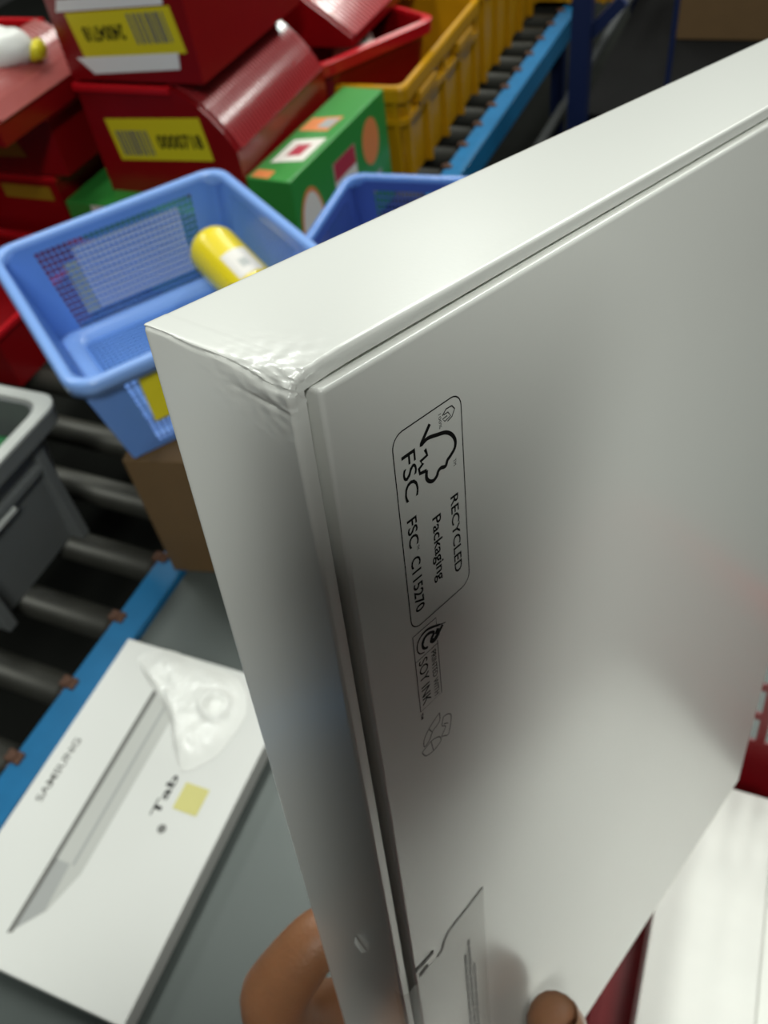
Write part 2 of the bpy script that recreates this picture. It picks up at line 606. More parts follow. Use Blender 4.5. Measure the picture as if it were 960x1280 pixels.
stroke('arrow_mark', [(20.9, 83.4), (22.2, 84.4)], 0.24, 'inkgrey')

# clear seal sticker folded over the end, with its printed peel line
FS = FT - 0.00012


def film(u, v):
    return Vector((u * mm, v * mm, FS))


wave = smooth_pts([(30.2, 154.8), (24, 155.4), (17.6, 155.6), (14.6, 157.4), (13.4, 160.2), (8.5, 160.6), (3.6, 160.8)], 5)
V, F = [], []
for p in wave:
    V += [film(p.x, p.y), film(p.x * 1.0, 300)]
for i in range(len(wave) - 1):
    F.append((2 * i, 2 * i + 1, 2 * i + 3, 2 * i + 2))
n0 = len(V)
fold = [(3.6, FS), (1.5, FS), (-0.1, -0.0004), (-0.12, 0.002)]
for i, (u, t) in enumerate(fold):
    vt = 160.8 + (i * 0.5)
    V += [Vector((u * mm, vt * mm, t)), Vector((u * mm, 0.300, t))]
for i in range(len(fold) - 1):
    k = n0 + 2 * i
    F.append((k, k + 1, k + 3, k + 2))
seal = obj_raw('seal_sticker', V, F, 'film', tbox)
seal['label'] = 'clear seal sticker folded over the end of the box'
quad('lifted_corner_glint', 'plastic', seal, [(-0.0003, 0.1503, 0.0128), (-0.0014, 0.1512, 0.0122), (-0.0014, 0.1530, 0.0102), (-0.0003, 0.1540, 0.0098)])  # white colour stands in for the glint on the lifted clear film
PT2 = FS - 0.00004


def seal_stroke(name, pts, w, m='inkgrey', k=0):
    P = [(u, v) for u, v in pts]
    if k:
        P = [tuple(p) for p in smooth_pts(P, k)]
    V, F = ribbon(P, w, lambda u, v: Vector((u * mm, v * mm, PT2)))
    return obj_raw(name, V, F, m, seal)


seal_stroke('peel_line', [(30.0, 155.1), (23.5, 155.6), (17.6, 155.8), (15.2, 156.8), (14.2, 158.4), (13.6, 160.2), (11.6, 160.9)], 0.75, k=5)
seal_stroke('peel_line', [(10.6, 156.4), (7.0, 156.2), (4.2, 155.6)], 1.5)
seal_stroke('peel_line', [(8.3, 159.4), (5.2, 159.6)], 1.7)
for k, (u, v0, v1, w) in enumerate([(21.6, 176, 245, 1.0), (23.2, 171, 240, 1.0), (24.8, 186, 238, 0.9), (10.2, 196, 240, 1.1)]):
    v = v0
    random.seed(k)
    V, F = [], []
    while v < v1:
        L = random.uniform(2, 6)
        q = len(V)
        V += [Vector(((u + a_) * mm, b_ * mm, PT2)) for a_, b_ in ((-w / 2, v), (w / 2, v), (w / 2, v + L), (-w / 2, v + L))]
        F.append((q, q + 1, q + 2, q + 3))
        v += L + random.uniform(0.5, 1.2)
    obj_raw('small_print', V, F, 'inkmid', seal)

# ------------------------------------------------------------------ hand
def B3(u, v, t):
    """box frame mm -> scene"""
    return BO + BR @ Vector((u * mm, v * mm, t * mm))


def skin_mesh(chains, sub=2):
    """chains: list of [(point, radius)...]; first point of later chains may repeat an existing point"""
    verts, edges, rad, idx = [], [], [], {}
    for ch in chains:
        prev = None
        for p, r in ch:
            key = tuple(round(c, 5) for c in p)
            if key not in idx:
                idx[key] = len(verts)
                verts.append(tuple(p))
                rad.append(r)
            i = idx[key]
            if prev is not None:
                edges.append((prev, i))
            prev = i
    me = bpy.data.meshes.new('h')
    me.from_pydata(verts, edges, [])
    o = bpy.data.objects.new('h', me)
    COL.objects.link(o)
    sk = o.modifiers.new('s', 'SKIN')
    sk.use_smooth_shade = True
    sk.branch_smoothing = 0.6
    for i, d in enumerate(me.skin_vertices[0].data):
        d.radius = (rad[i], rad[i])
        d.use_root = (i == 0)
    ss = o.modifiers.new('u', 'SUBSURF')
    ss.levels = ss.render_levels = sub
    bpy.context.view_layer.update()
    out = bpy.data.meshes.new_from_object(o.evaluated_get(bpy.context.evaluated_depsgraph_get()))
    bpy.data.objects.remove(o)
    return out


wr = B3(62, 452, 52)
pc = B3(60, 392, 52)
H_ORG = Vector((0.0, -0.50, FL))
person = empty('person', H_ORG, 0, 'person in dark clothes whose bare hand grips the bottom of the white box', 'person')


def L_(p):
    return tuple(Vector(p) - H_ORG)


def ch(*pts):
    return [(L_(B3(u, v, t)), r * mm) for u, v, t, r in pts]


def rw(*pts):
    return [(L_((x, y, z)), r) for x, y, z, r in pts]


pelvis = (0.0, -0.52, -0.80, 0.135)
chest = (0.0, -0.49, -0.36, 0.135)
neck = (0.0, -0.455, -0.13, 0.055)
l_sh, l_el = (-0.19, -0.50, -0.24, 0.055), (-0.27, -0.30, -0.55, 0.042)
r_sh, r_el = (0.19, -0.50, -0.24, 0.055), (0.30, -0.34, -0.50, 0.042)
wl = B3(52, 455, 58)
l_wr = (wl.x, wl.y, wl.z, 0.026)
r_wr = (0.105, -0.165, -0.21, 0.026)
pm = (58, 392, 58, 24)


def fingers(a, seq):
    return ch(pm, *seq)


CM = camo.matrix_world.to_3x3()


def PH(x, y, z):
    """phone frame (camera axes) -> scene"""
    return CM @ Vector((x, y, z))


def pf(*pts):
    return [(L_(PH(x, y, z)), r) for x, y, z, r in pts]


rp = PH(0.026, -0.135, 0.035)
body_chains = [
    rw(pelvis, (0.0, -0.50, -0.58, 0.125), chest, (0.0, -0.48, -0.22, 0.09), neck, (0.0, -0.42, -0.04, 0.075), (0.0, -0.405, 0.06, 0.088), (0.0, -0.41, 0.115, 0.06)),
    rw(chest, l_sh, l_el) + [(L_(wl), 0.026)] + ch(pm),
    rw(chest, r_sh, r_el, r_wr) + [(L_(rp), 0.024)],
    rw(pelvis, (-0.10, -0.52, -0.90, 0.085), (-0.11, -0.50, -1.22, 0.058), (-0.11, -0.53, -1.57, 0.042), (-0.115, -0.42, -1.61, 0.035)),
    rw(pelvis, (0.10, -0.52, -0.90, 0.085), (0.11, -0.50, -1.22, 0.058), (0.11, -0.53, -1.57, 0.042), (0.115, -0.42, -1.61, 0.035)),
    # left hand: index knuckle swings out to the left of the box, the tips press on its back
    ch(pm, (26, 318, 60, 16), (-6, 262, 60, 13.5), (-9, 226, 53, 11.5), (2, 203, 44, 9.6), (14, 193, 39.5, 7.8)),
    ch(pm, (48, 315, 61, 13.5), (36, 250, 58, 10.5), (38, 218, 48, 9.3), (46, 204, 40, 7.8)),
    ch(pm, (66, 318, 61, 12.5), (64, 256, 57, 10), (64, 228, 47, 9), (68, 214, 39.6, 7.6)),
    ch(pm, (84, 328, 59, 11), (90, 278, 55, 9), (92, 256, 46, 8), (94, 244, 38.8, 6.8)),
    ch(pm, (60, 398, 24, 16), (58, 368, -9, 13.0), (53, 318, -14.5, 12.0), (50.5, 268, -13.2, 11.0), (49.8, 245, -11.0, 9.0)),
    # right hand round the phone
    [(L_(rp), 0.024)] + pf((0.031, -0.110, 0.026, 0.012), (0.0305, -0.095, 0.006, 0.009), (0.014, -0.092, -0.0075, 0.007)),
    [(L_(rp), 0.024)] + pf((0.033, -0.130, 0.028, 0.011), (0.0305, -0.122, 0.003, 0.009), (0.012, -0.118, -0.0065, 0.0065)),
    [(L_(rp), 0.024)] + pf((0.008, -0.145, 0.030, 0.012), (-0.008, -0.120, 0.022, 0.010), (-0.018, -0.098, 0.0195, 0.0085)),
]
bmsh = skin_mesh(body_chains)
body_o = link('body', bmsh, 'skin', person)
# clothes
jk = skin_mesh([
    rw((0.0, -0.52, -0.90, 0.16), (0.0, -0.50, -0.58, 0.155), (0.0, -0.49, -0.36, 0.165), (0.0, -0.475, -0.20, 0.11), (0.0, -0.462, -0.155, 0.075)),
    rw((0.0, -0.49, -0.36, 0.165), (-0.19, -0.50, -0.25, 0.078), (-0.27, -0.30, -0.555, 0.058), (-0.165, -0.13, -0.55, 0.048), (-0.10, -0.02, -0.545, 0.041)),
    rw((0.0, -0.49, -0.36, 0.165), (0.19, -0.50, -0.25, 0.078), (0.30, -0.34, -0.505, 0.058), (0.20, -0.25, -0.35, 0.048), (0.135, -0.195, -0.255, 0.040)),
])
link('jacket', jk, 'sleeve', person)
tr = skin_mesh([
    rw((0.0, -0.52, -0.84, 0.15), (-0.10, -0.52, -0.92, 0.105), (-0.11, -0.50, -1.22, 0.078), (-0.11, -0.53, -1.53, 0.065)),
    rw((0.0, -0.52, -0.84, 0.15), (0.10, -0.52, -0.92, 0.105), (0.11, -0.50, -1.22, 0.078), (0.11, -0.53, -1.53, 0.065)),
])
link('trousers', tr, 'sleeve', person)
for sx in (-0.113, 0.113):
    bm = bmesh.new()
    bmesh.ops.create_icosphere(bm, subdivisions=3, radius=1)
    for v in bm.verts:
        v.co = Vector((sx + v.co.x * 0.048, -0.455 + v.co.y * 0.13 - H_ORG.y, 0.0 + max(0.0, 0.055 + v.co.z * 0.05 - 0.012 * v.co.y)))
    obj('shoe', bm, 'darkmetal', person, True)
bm = bmesh.new()
bmesh.ops.create_icosphere(bm, subdivisions=4, radius=1)
for v in bm.verts:
    c = v.co.copy()
    k = 1 + 0.05 * noise.noise(c * 6)
    zz = max(c.z, -0.25 + (0.35 if c.y > 0.2 else -0.25) * min(1, abs(c.y) * 2))
    v.co = Vector((c.x * 0.093 * k, -0.425 + c.y * 0.108 * k - H_ORG.y, 0.065 + zz * 0.10 * k - H_ORG.z))
obj('hair', bm, 'darkmetal', person, True)
bm = bmesh.new()
# thumb nail: a shallow curved plate on the outer side of the thumb tip
R_ = []
for i in range(9):
    row = []
    for j in range(7):
        x = (j / 6 - 0.5) * 2
        z = i / 8
        wdt = 6.0 * (1 - 0.25 * (1 - z) ** 2)
        row.append(bm.verts.new(L_(B3(49.9 + x * wdt, 243 + z * 14, -19.4 - 3.4 * math.sin(PI * 0.5 * min(1, z * 1.3)) + 2.6 * x * x))))
    R_.append(row)
for i in range(8):
    for j in range(6):
        bm.faces.new((R_[i][j], R_[i + 1][j], R_[i + 1][j + 1], R_[i][j + 1]))
obj('thumb_nail', bm, 'nail', person, True)

ph = empty('smartphone', (0, 0, 0), 0, 'dark smartphone held above the white box, taking the picture', 'phone')
ph.rotation_euler = camo.matrix_world.to_euler()
box('body', 'darkmetal', ph, -0.025, 0.027, -0.135, 0.025, 0.003, 0.011, bev=0.003)
box('screen', 'ink', ph, -0.022, 0.024, -0.132, 0.022, 0.0112, 0.0115)
# ------------------------------------------------------------------ lying tablet box
X0, X1, Y0, Y1, ZT = -0.679, -0.419, 0.045, 0.456, -0.95
t2 = empty('tablet_box', (X0, Y0, TZ), 0, 'white tablet box with a grey tablet picture, lying flat on the steel table', 'box')
hh = ZT - TZ
box('lid', 'card2', t2, 0, X1 - X0, 0, Y1 - Y0, 0.0035, hh, bev=0.0012)
box('base', 'card2', t2, 0.003, X1 - X0 - 0.003, 0.003, Y1 - Y0 - 0.003, 0, 0.006)
pz = hh + 0.00015


def P2(x, y, dz=0.0):
    return Vector((x - X0, y - Y0, pz + dz))


pic = quad('tablet_picture', 'inklight', t2, [P2(*p) for p in ((-0.592, 0.081), (-0.566, 0.112), (-0.552, 0.16), (-0.553, 0.375), (-0.597, 0.392))])
quad('tablet_edge', 'inkgrey', pic, [P2(*p, 0.0001) for p in ((-0.5955, 0.078), (-0.5890, 0.081), (-0.5920, 0.395), (-0.5995, 0.395))])
quad('tablet_shade', 'inkmid', pic, [P2(*p, 0.0001) for p in ((-0.589, 0.085), (-0.568, 0.112), (-0.571, 0.165), (-0.591, 0.165))])
quad('tablet_stripe', 'inkmid', pic, [P2(*p, 0.0001) for p in ((-0.569, 0.165), (-0.565, 0.165), (-0.569, 0.392), (-0.573, 0.392))])
link('brand_lettering', text_mesh('SAMSUNG', lambda a_, b_: P2(-b_, a_), 0.216, 0.303, 0.6515, 0.662, 0.02), 'inkgrey', t2)
link('model_lettering', text_mesh('Tab', lambda a_, b_: P2(-b_, a_), 0.246, 0.300, 0.502, 0.513, 0.02), 'ink', t2)
bm = bmesh.new()
bmesh.ops.create_circle(bm, cap_ends=True, radius=0.0055, segments=16, matrix=Matrix.Translation(P2(-0.489, 0.236)))
obj('round_mark', bm, 'inkgrey', t2)
nt_ = box('yellow_sticker', 'ynote', t2, -0.490 - X0, -0.457 - X0, 0.262 - Y0, 0.296 - Y0, pz - 0.0001, pz + 0.0004)
nt_['label'] = 'small pale yellow sticker'

# crumpled white plastic on that box
bag = empty('plastic_bag', (-0.555, 0.385, ZT), 0, 'crumpled white plastic wrapping on the top end of the lying white box', 'plastic bag')
N = 70
V, F = [], []
outl = smooth_pts([(-0.092, 0.045), (-0.062, 0.070), (0.0, 0.066), (0.060, 0.058), (0.092, 0.02), (0.088, -0.035), (0.074, -0.062), (0.052, -0.078), (0.030, -0.058), (0.0, -0.02), (-0.045, 0.012)], 8, True)
rings = 26
for i, p in enumerate(outl):
    for k in range(rings + 1):
        f = k / rings
        x, y_ = p.x * f, p.y * f
        e = max(0, 1 - f ** 3)
        nz = noise.noise(Vector((x * 34, y_ * 34, 1.3)))
        rz_ = abs(noise.noise(Vector((x * 62 + 4, y_ * 62, 5)))) * 0.010
        h_ = e * (0.011 + 0.006 * nz + rz_ * 0.5)
        rg = math.hypot(x - 0.052, y_ - 0.012)
        h_ += e * 0.010 * math.exp(-((rg - 0.016) / 0.005) ** 2)
        V.append((x, y_, max(0.0006, h_)))
L = len(outl)
for i in range(L):
    j = (i + 1) % L
    for k in range(rings):
        F.append((i * (rings + 1) + k, i * (rings + 1) + k + 1, j * (rings + 1) + k + 1, j * (rings + 1) + k))
obj_raw('wrapping', V, F, 'plastic', bag, True)

# ------------------------------------------------------------------ red perforated basket with a white carton inside
def bar(bm, p, q, w, d, nrm):
    """rectangular bar from p to q, width w across, depth d along nrm"""
    p, q, nrm = Vector(p), Vector(q), Vector(nrm).normalized()
    t = (q - p).normalized()
    s = t.cross(nrm).normalized()
    vs = []
    for c in (p, q):
        for a_, b_ in ((-1, -1), (1, -1), (1, 1), (-1, 1)):
            vs.append(bm.verts.new(c + s * a_ * w / 2 + nrm * b_ * d / 2))
    for f in ((0, 1, 2, 3), (7, 6, 5, 4), (0, 4, 5, 1), (1, 5, 6, 2), (2, 6, 7, 3), (3, 7, 4, 0)):
        bm.faces.new([vs[k] for k in f])


def lattice(name, m, parent, c00, c10, c11, c01, nx, nz, wx, wz, d=0.0025, solid=(0, 0, 0, 0)):
    """perforated panel on a bilinear quad: nx vertical bars, nz horizontal bars; solid = plain margins (left, right, bottom, top) 0..1"""
    c00, c10, c11, c01 = map(Vector, (c00, c10, c11, c01))
    bi = lambda s, t: c00 * (1 - s) * (1 - t) + c10 * s * (1 - t) + c11 * s * t + c01 * (1 - s) * t
    nrm = (c10 - c00).cross(c01 - c00)
    l, r, b_, t_ = solid
    bm = bmesh.new()
    for i in range(nx + 1):
        s = l + (1 - l - r) * i / nx
        bar(bm, bi(s, b_), bi(s, 1 - t_), wx, d, nrm)
    for j in range(nz + 1):
        t = b_ + (1 - b_ - t_) * j / nz
        bar(bm, bi(l, t), bi(1 - r, t), wz, d * 0.9, nrm)

    def slab(s0, s1, t0, t1):
        if s1 - s0 < 1e-4 or t1 - t0 < 1e-4:
            return
        nn = nrm.normalized() * d * 0.6
        q = [bi(s0, t0), bi(s1, t0), bi(s1, t1), bi(s0, t1)]
        vs = [bm.verts.new(p - nn) for p in q] + [bm.verts.new(p + nn) for p in q]
        for f in ((3, 2, 1, 0), (4, 5, 6, 7), (0, 1, 5, 4), (1, 2, 6, 5), (2, 3, 7, 6), (3, 0, 4, 7)):
            bm.faces.new([vs[k] for k in f])
    slab(0, l, 0, 1)
    slab(1 - r, 1, 0, 1)
    slab(l, 1 - r, 0, b_)
    slab(l, 1 - r, 1 - t_, 1)
    return obj(name, bm, m, parent)


rbk = empty('red_basket', (0.275, 0.16, TZ), 0, 'dark red perforated basket holding a white carton at the lower right', 'basket')
RW, RD, RH = 0.52, 0.66, 0.27
q = lambda sx, sy, z, i=0.035: (sx * (RW / 2 + i * z / RH), sy * (RD / 2 + i * z / RH), z)
sides = [((-1, 1), (1, 1)), ((1, 1), (1, -1)), ((1, -1), (-1, -1)), ((-1, -1), (-1, 1))]
for k, (a_, b_) in enumerate(sides):
    ln = 24 if k in (0, 2) else 28
    lattice('wall', 'reddark', rbk, q(*a_, 0.0), q(*b_, 0.0), q(*b_, RH), q(*a_, RH), ln, 7 if k == 3 else 3, 0.009, 0.010, 0.003, (0.04, 0.04, 0.10 if k == 3 else 0.42, 0.08))
bm = bmesh.new()
add_box(bm, -RW / 2, RW / 2, -RD / 2, RD / 2, 0, 0.004)
obj('floor_panel', bm, 'reddark', rbk)
bm = bmesh.new()
ro = lambda z, e: (z, -RW / 2 - e, RW / 2 + e, -RD / 2 - e, RD / 2 + e, 0.03)
loft(bm, [ro(RH - 0.004, 0.031), ro(RH - 0.012, 0.052), ro(RH + 0.006, 0.052), ro(RH + 0.006, 0.031), ro(RH - 0.004, 0.031)])
obj('rim', bm, 'red', rbk)

wb = empty('white_carton', (0.10, 0.20, TZ + 0.005), 0, 'plain bright white carton lying inside the dark red basket', 'box')
box('lid', 'cardrough', wb, -0.046, 0.053, -0.24, 0.262, 0.012, 0.078, bev=0.002)
box('base', 'cardrough', wb, -0.044, 0.051, -0.238, 0.26, 0, 0.016)
wc = empty('white_carton', (0.330, 0.20, TZ + 0.005), 0, 'second white carton in the dark red basket, along the right edge of the photo', 'box')
box('lid', 'cardrough', wc, -0.1758, 0.17, -0.24, 0.262, 0.010, 0.070, bev=0.002)
box('base', 'cardrough', wc, -0.170, 0.168, -0.238, 0.26, 0, 0.012)
random.seed(3)
V, F = [], []
for i in range(26):
    yy = random.uniform(-0.02, 0.10) - 0.09
    xx = -0.020 + (yy + 0.09) * 0.02 + random.uniform(-0.0025, 0.0025)
    s1, s2 = random.uniform(0.001, 0.004), random.uniform(0.0008, 0.002)
    k = len(V)
    V += [(xx - s2, yy - s1, 0.0782), (xx + s2, yy - s1, 0.0782), (xx + s2, yy + s1, 0.0782), (xx - s2, yy + s1, 0.0782)]
    F.append((k, k + 1, k + 2, k + 3))
obj_raw('smudged_print', V, F, 'inklight', wb)

# ------------------------------------------------------------------ brown carton under the blue basket
kc = empty('cardboard_carton', (-0.70, 0.60, TZ + 0.003), math.radians(12), 'brown cardboard carton under the light blue basket', 'box')
box('body', 'kraft', kc, 0.0, 0.36, 0.0, 0.42, 0, 0.2365, bev=0.002)
box('tape', mat('packing_tape', (0.28, 0.17, 0.07), 0.25), kc, 0.15, 0.21, -0.0006, 0.4206, 0.06, 0.2372)


# ------------------------------------------------------------------ blue baskets
def basket(loc, rz, w, d, h, taper, mats, label, full=True):
    body, rimm = mats
    e = empty('storage_basket', loc, rz, label, 'basket')
    k = lambda sx, sy, z: (sx * (w / 2 - taper * (1 - z / h)), sy * (d / 2 - taper * (1 - z / h)), z)
    for i, (a_, b_) in enumerate(sides):
        nx = 30 if i in (0, 2) else 34
        lattice('mesh_wall', body, e, k(*a_, 0.002), k(*b_, 0.002), k(*b_, h - 0.006), k(*a_, h - 0.006), nx, 14, 0.0024, 0.0022, 0.0022, (0.13, 0.13, 0.06, 0.10))
    fw, fd = w / 2 - taper, d / 2 - taper
    lattice('mesh_floor', body, e, (-fw, -fd, 0.002), (fw, -fd, 0.002), (fw, fd, 0.002), (-fw, fd, 0.002), 30, 30, 0.0034, 0.0034, 0.003, (0.10, 0.10, 0.10, 0.10))
    bm = bmesh.new()
    o2 = lambda z, i: (z, -fw + i, fw - i, -fd + i, fd - i, 0.02)
    loft(bm, [o2(0.0, 0.0), o2(0.014, -0.002), o2(0.016, 0.006), o2(0.004, 0.026), o2(0.0, 0.026), o2(0.0, 0.0)])
    obj('floor_ledge', bm, rimm, e, True)
    bm = bmesh.new()
    o3 = lambda z, i: (z, -w / 2 + i, w / 2 - i, -d / 2 + i, d / 2 - i, 0.03 - i * 0.5)
    loft(bm, [o3(h - 0.02, 0.001), o3(h - 0.022, -0.010), o3(h - 0.004, -0.012), o3(h, -0.008), o3(h, -0.001), o3(h - 0.004, 0.004), o3(h - 0.02, 0.001)], n=7)
    obj('rim', bm, rimm, e, True)
    return e


bb = basket((-0.725, 0.822, -0.741), math.radians(53.5), 0.355, 0.385, 0.161, 0.030, ('blue', 'bluerim'), 'light blue mesh basket with a yellow bottle in it')
# sheet hanging behind the rear wall and the stickers on the front wall
sh = quad('hanging_sheet', 'pouch', bb, [(-0.068, 0.171, 0.030), (0.098, 0.171, 0.030), (0.100, 0.1915, 0.125), (-0.072, 0.1915, 0.125)])
quad('sheet_edge', 'ynote', sh, [(-0.088, 0.170, 0.026), (-0.070, 0.170, 0.026), (-0.073, 0.188, 0.108), (-0.094, 0.188, 0.108)])
st = box('yellow_label', 'ylabel', bb, -0.108, -0.03, -0.190, -0.1865, 0.062, 0.128, mtx=Matrix.Rotation(0.0, 4, 'X'))
b2 = basket((-0.545, 1.265, TZ + 0.003), math.radians(4), 0.31, 0.33, 0.225, 0.03, ('blued', 'blue'), 'darker blue basket behind the light blue one')

# yellow bottle leaning in the basket
p0, p1 = Vector((-0.635, 0.915, -0.692)), Vector((-0.755, 0.985, -0.655))
ax_b = (p1 - p0).normalized()
bt = empty('plastic_bottle', p0, 0, 'yellow plastic bottle with a white label lying in the light blue basket', 'bottle')
bt.rotation_euler = ax_b.to_track_quat('Z', 'Y').to_euler()
Lb = (p1 - p0).length
prof = [(0.0, -0.045), (0.031, -0.045), (0.039, -0.040), (0.040, -0.03), (0.040, 0.0), (0.040, Lb - 0.02)]
for i in range(1, 9):
    a_ = PI / 2 * i / 8
    prof.append((0.040 * math.cos(a_) + 1e-5, Lb - 0.02 + 0.034 * math.sin(a_)))


def lathe(bm, prof, n=28, a0=0.0, a1=2 * PI):
    full = abs(a1 - a0 - 2 * PI) < 1e-6
    cols = []
    for i in range(n if full else n + 1):
        a_ = a0 + (a1 - a0) * i / n
        cols.append([bm.verts.new((r * math.cos(a_), r * math.sin(a_), z)) for r, z in prof])
    for i in range(len(cols) if full else len(cols) - 1):
        j = (i + 1) % len(cols)
        for k in range(len(prof) - 1):
            bm.faces.new((cols[i][k], cols[j][k], cols[j][k + 1], cols[i][k + 1]))


bm = bmesh.new()
lathe(bm, prof)
bmesh.ops.remove_doubles(bm, verts=bm.verts[:], dist=0.00005)
obj('body', bm, 'bottle', bt, True)
# label: patch turned towards the camera
cam_l = bt.rotation_euler.to_matrix().transposed() @ (-p0)
ac = math.atan2(cam_l.y, cam_l.x)
bm = bmesh.new()
lathe(bm, [(0.0404, 0.020), (0.0404, 0.075)], 10, ac - 0.05, ac + 1.05)
lab = obj('paper_label', bm, 'pwhite', bt, True)
bm = bmesh.new()
lathe(bm, [(0.0407, 0.035), (0.0407, 0.052)], 5, ac + 0.35, ac + 0.7)
obj('label_print', bm, 'inklight', lab, True)
bm = bmesh.new()
lathe(bm, [(0.0405, 0.005), (0.0405, 0.030)], 5, ac - 0.75, ac - 0.40)
obj('dark_print', bm, 'inkgrey', bt, True)

# ------------------------------------------------------------------ grey tote on the rollers
GX, GY = -1.055, 0.44
gt = empty('grey_tote', (GX, GY, RZ), 0, 'dark grey plastic tote with a pale rim on the rollers at the left', 'tote')
gh = 0.24
bm = bmesh.new()
tub(bm, 0.322, 0.47, gh, 0.022, 0.004, 0.03)
obj('body', bm, 'gtote', gt)
bm = bmesh.new()
o4 = lambda z, i: (z, -0.1725 + i, 0.1725 - i, -0.25 + i, 0.25 - i, 0.03)
loft(bm, [o4(gh - 0.001, -0.001), o4(gh - 0.002, -0.007), o4(gh + 0.003, -0.007), o4(gh + 0.004, 0.012), o4(gh - 0.03, 0.0175)])
obj('rim', bm, 'gtoterim', gt)
bm = bmesh.new()
loft(bm, [o4(gh - 0.002, -0.005), o4(gh - 0.028, -0.005), o4(gh - 0.028, 0.016)])
obj('rim_skirt', bm, 'gtote', gt)
for yy in (-0.20, 0.0, 0.19):
    box('rib', 'gtote', gt, 0.138, 0.164, yy - 0.009, yy + 0.009, 0.0, gh - 0.027, bev=0.002)
box('rib', 'gtote', gt, 0.138, 0.162, -0.20, 0.19, gh - 0.085, gh - 0.070, bev=0.003)
box('grip_bar', 'gtoterim', gt, 0.150, 0.164, -0.10, 0.11, gh - 0.094, gh - 0.086, bev=0.002)
pk = empty('snack_pack', (-0.975, 0.602, RZ + 0.006), 0.15, 'green packet standing in the dark grey tote', 'packet')
box('wrapper', 'greenpack', pk, -0.055, 0.045, -0.04, 0.04, 0, 0.190, bev=0.012, smooth=True)
box('band', 'pwhite', pk, -0.0555, 0.0455, -0.0405, 0.0405, 0.07, 0.11, bev=0.012, smooth=True)
pk = empty('white_pouch', (-0.965, 0.508, RZ + 0.006), 0.05, 'white pouch with a yellow corner in the dark grey tote', 'packet')
box('wrapper', 'pwhite', pk, -0.05, 0.040, -0.045, 0.045, 0, 0.205, bev=0.015, smooth=True)
box('seal_strip', 'ylabel', pk, 0.0, 0.0412, -0.0465, 0.0, 0.12, 0.208, bev=0.008, smooth=True)


# ------------------------------------------------------------------ red totes
def ribbed(name, parent, prof, y0, y1, n, m='redrib'):
    """glossy slatted shoulder: prof is the (x, z) section, flat bars with gaps repeat from y0 to y1"""
    bm = bmesh.new()
    p = (y1 - y0) / n
    for i in range(n):
        ya, yb = y0 + p * i, y0 + p * (i + 0.68)
        A = [bm.verts.new((x, ya, z)) for x, z in prof]
        B_ = [bm.verts.new((x, yb, z)) for x, z in prof]
        A2 = [bm.verts.new((x - .003, ya, z - .003)) for x, z in prof]
        B2 = [bm.verts.new((x - .003, yb, z - .003)) for x, z in prof]
        for k in range(len(prof) - 1):
            bm.faces.new((A[k], A[k + 1], B_[k + 1], B_[k]))
            bm.faces.new((A[k], A2[k], A2[k + 1], A[k + 1]))
            bm.faces.new((B_[k], B_[k + 1], B2[k + 1], B2[k]))
    for k in range(0, len(prof), 2):
        add_tube(bm, (prof[k][0] - .001, y0, prof[k][1] - .001), (prof[k][0] - .001, y1, prof[k][1] - .001), 0.0022, 6, False)
    o = obj(name, bm, m, parent, True)
    o.data.set_sharp_from_angle(angle=math.radians(40))
    return o


def yellow_label(parent, y, x0, x1, z0, z1, txt, flip, tilt=0.0, skew=0.0):
    """label on the front face (plane y): paper, barcode, lettering"""
    f = lambda a_, b_, d=0.0: Vector((a_ + skew * (b_ - z1), y - d, b_ + tilt * (a_ - x0)))
    lab = obj_raw('paper_label', [f(x0, z0, .001), f(x1, z0, .001), f(x1, z1, .001), f(x0, z1, .001)], [(0, 1, 2, 3)], 'ylabel', parent)
    w, h = x1 - x0, z1 - z0
    bx0, bx1 = (x0 + 0.06 * w, x0 + 0.40 * w) if not flip else (x0 + 0.58 * w, x0 + 0.94 * w)
    tx0, tx1 = (x0 + 0.48 * w, x0 + 0.95 * w) if not flip else (x0 + 0.10 * w, x0 + 0.50 * w)
    V, F = [], []
    random.seed(len(txt) + int(flip))
    a_ = bx0
    by0, by1 = (z0 + 0.12 * h, z0 + 0.72 * h) if not flip else (z0 + 0.25 * h, z0 + 0.9 * h)
    while a_ < bx1:
        s = random.choice((0.004, 0.006, 0.009))
        k = len(V)
        V += [f(a_, by0, .0016), f(a_ + s, by0, .0016), f(a_ + s, by1, .0016), f(a_, by1, .0016)]
        F.append((k, k + 1, k + 2, k + 3))
        a_ += s + random.choice((0.003, 0.005))
    obj_raw('barcode', V, F, 'inkgrey', lab)
    ty0, ty1 = z0 + 0.28 * h, z0 + 0.62 * h
    if flip:
        ty0, ty1 = z0 + 0.36 * h, z0 + 0.70 * h
        me = text_mesh(txt, lambda u, v: f(tx0 + tx1 - u, ty0 + ty1 - v, .0016), tx0, tx1, ty0, ty1, 0.03)
    else:
        me = text_mesh(txt, lambda u, v: f(u, v, .0016), tx0, tx1, ty0, ty1, 0.03)
    link('lettering', me, 'ink', lab)
    return lab


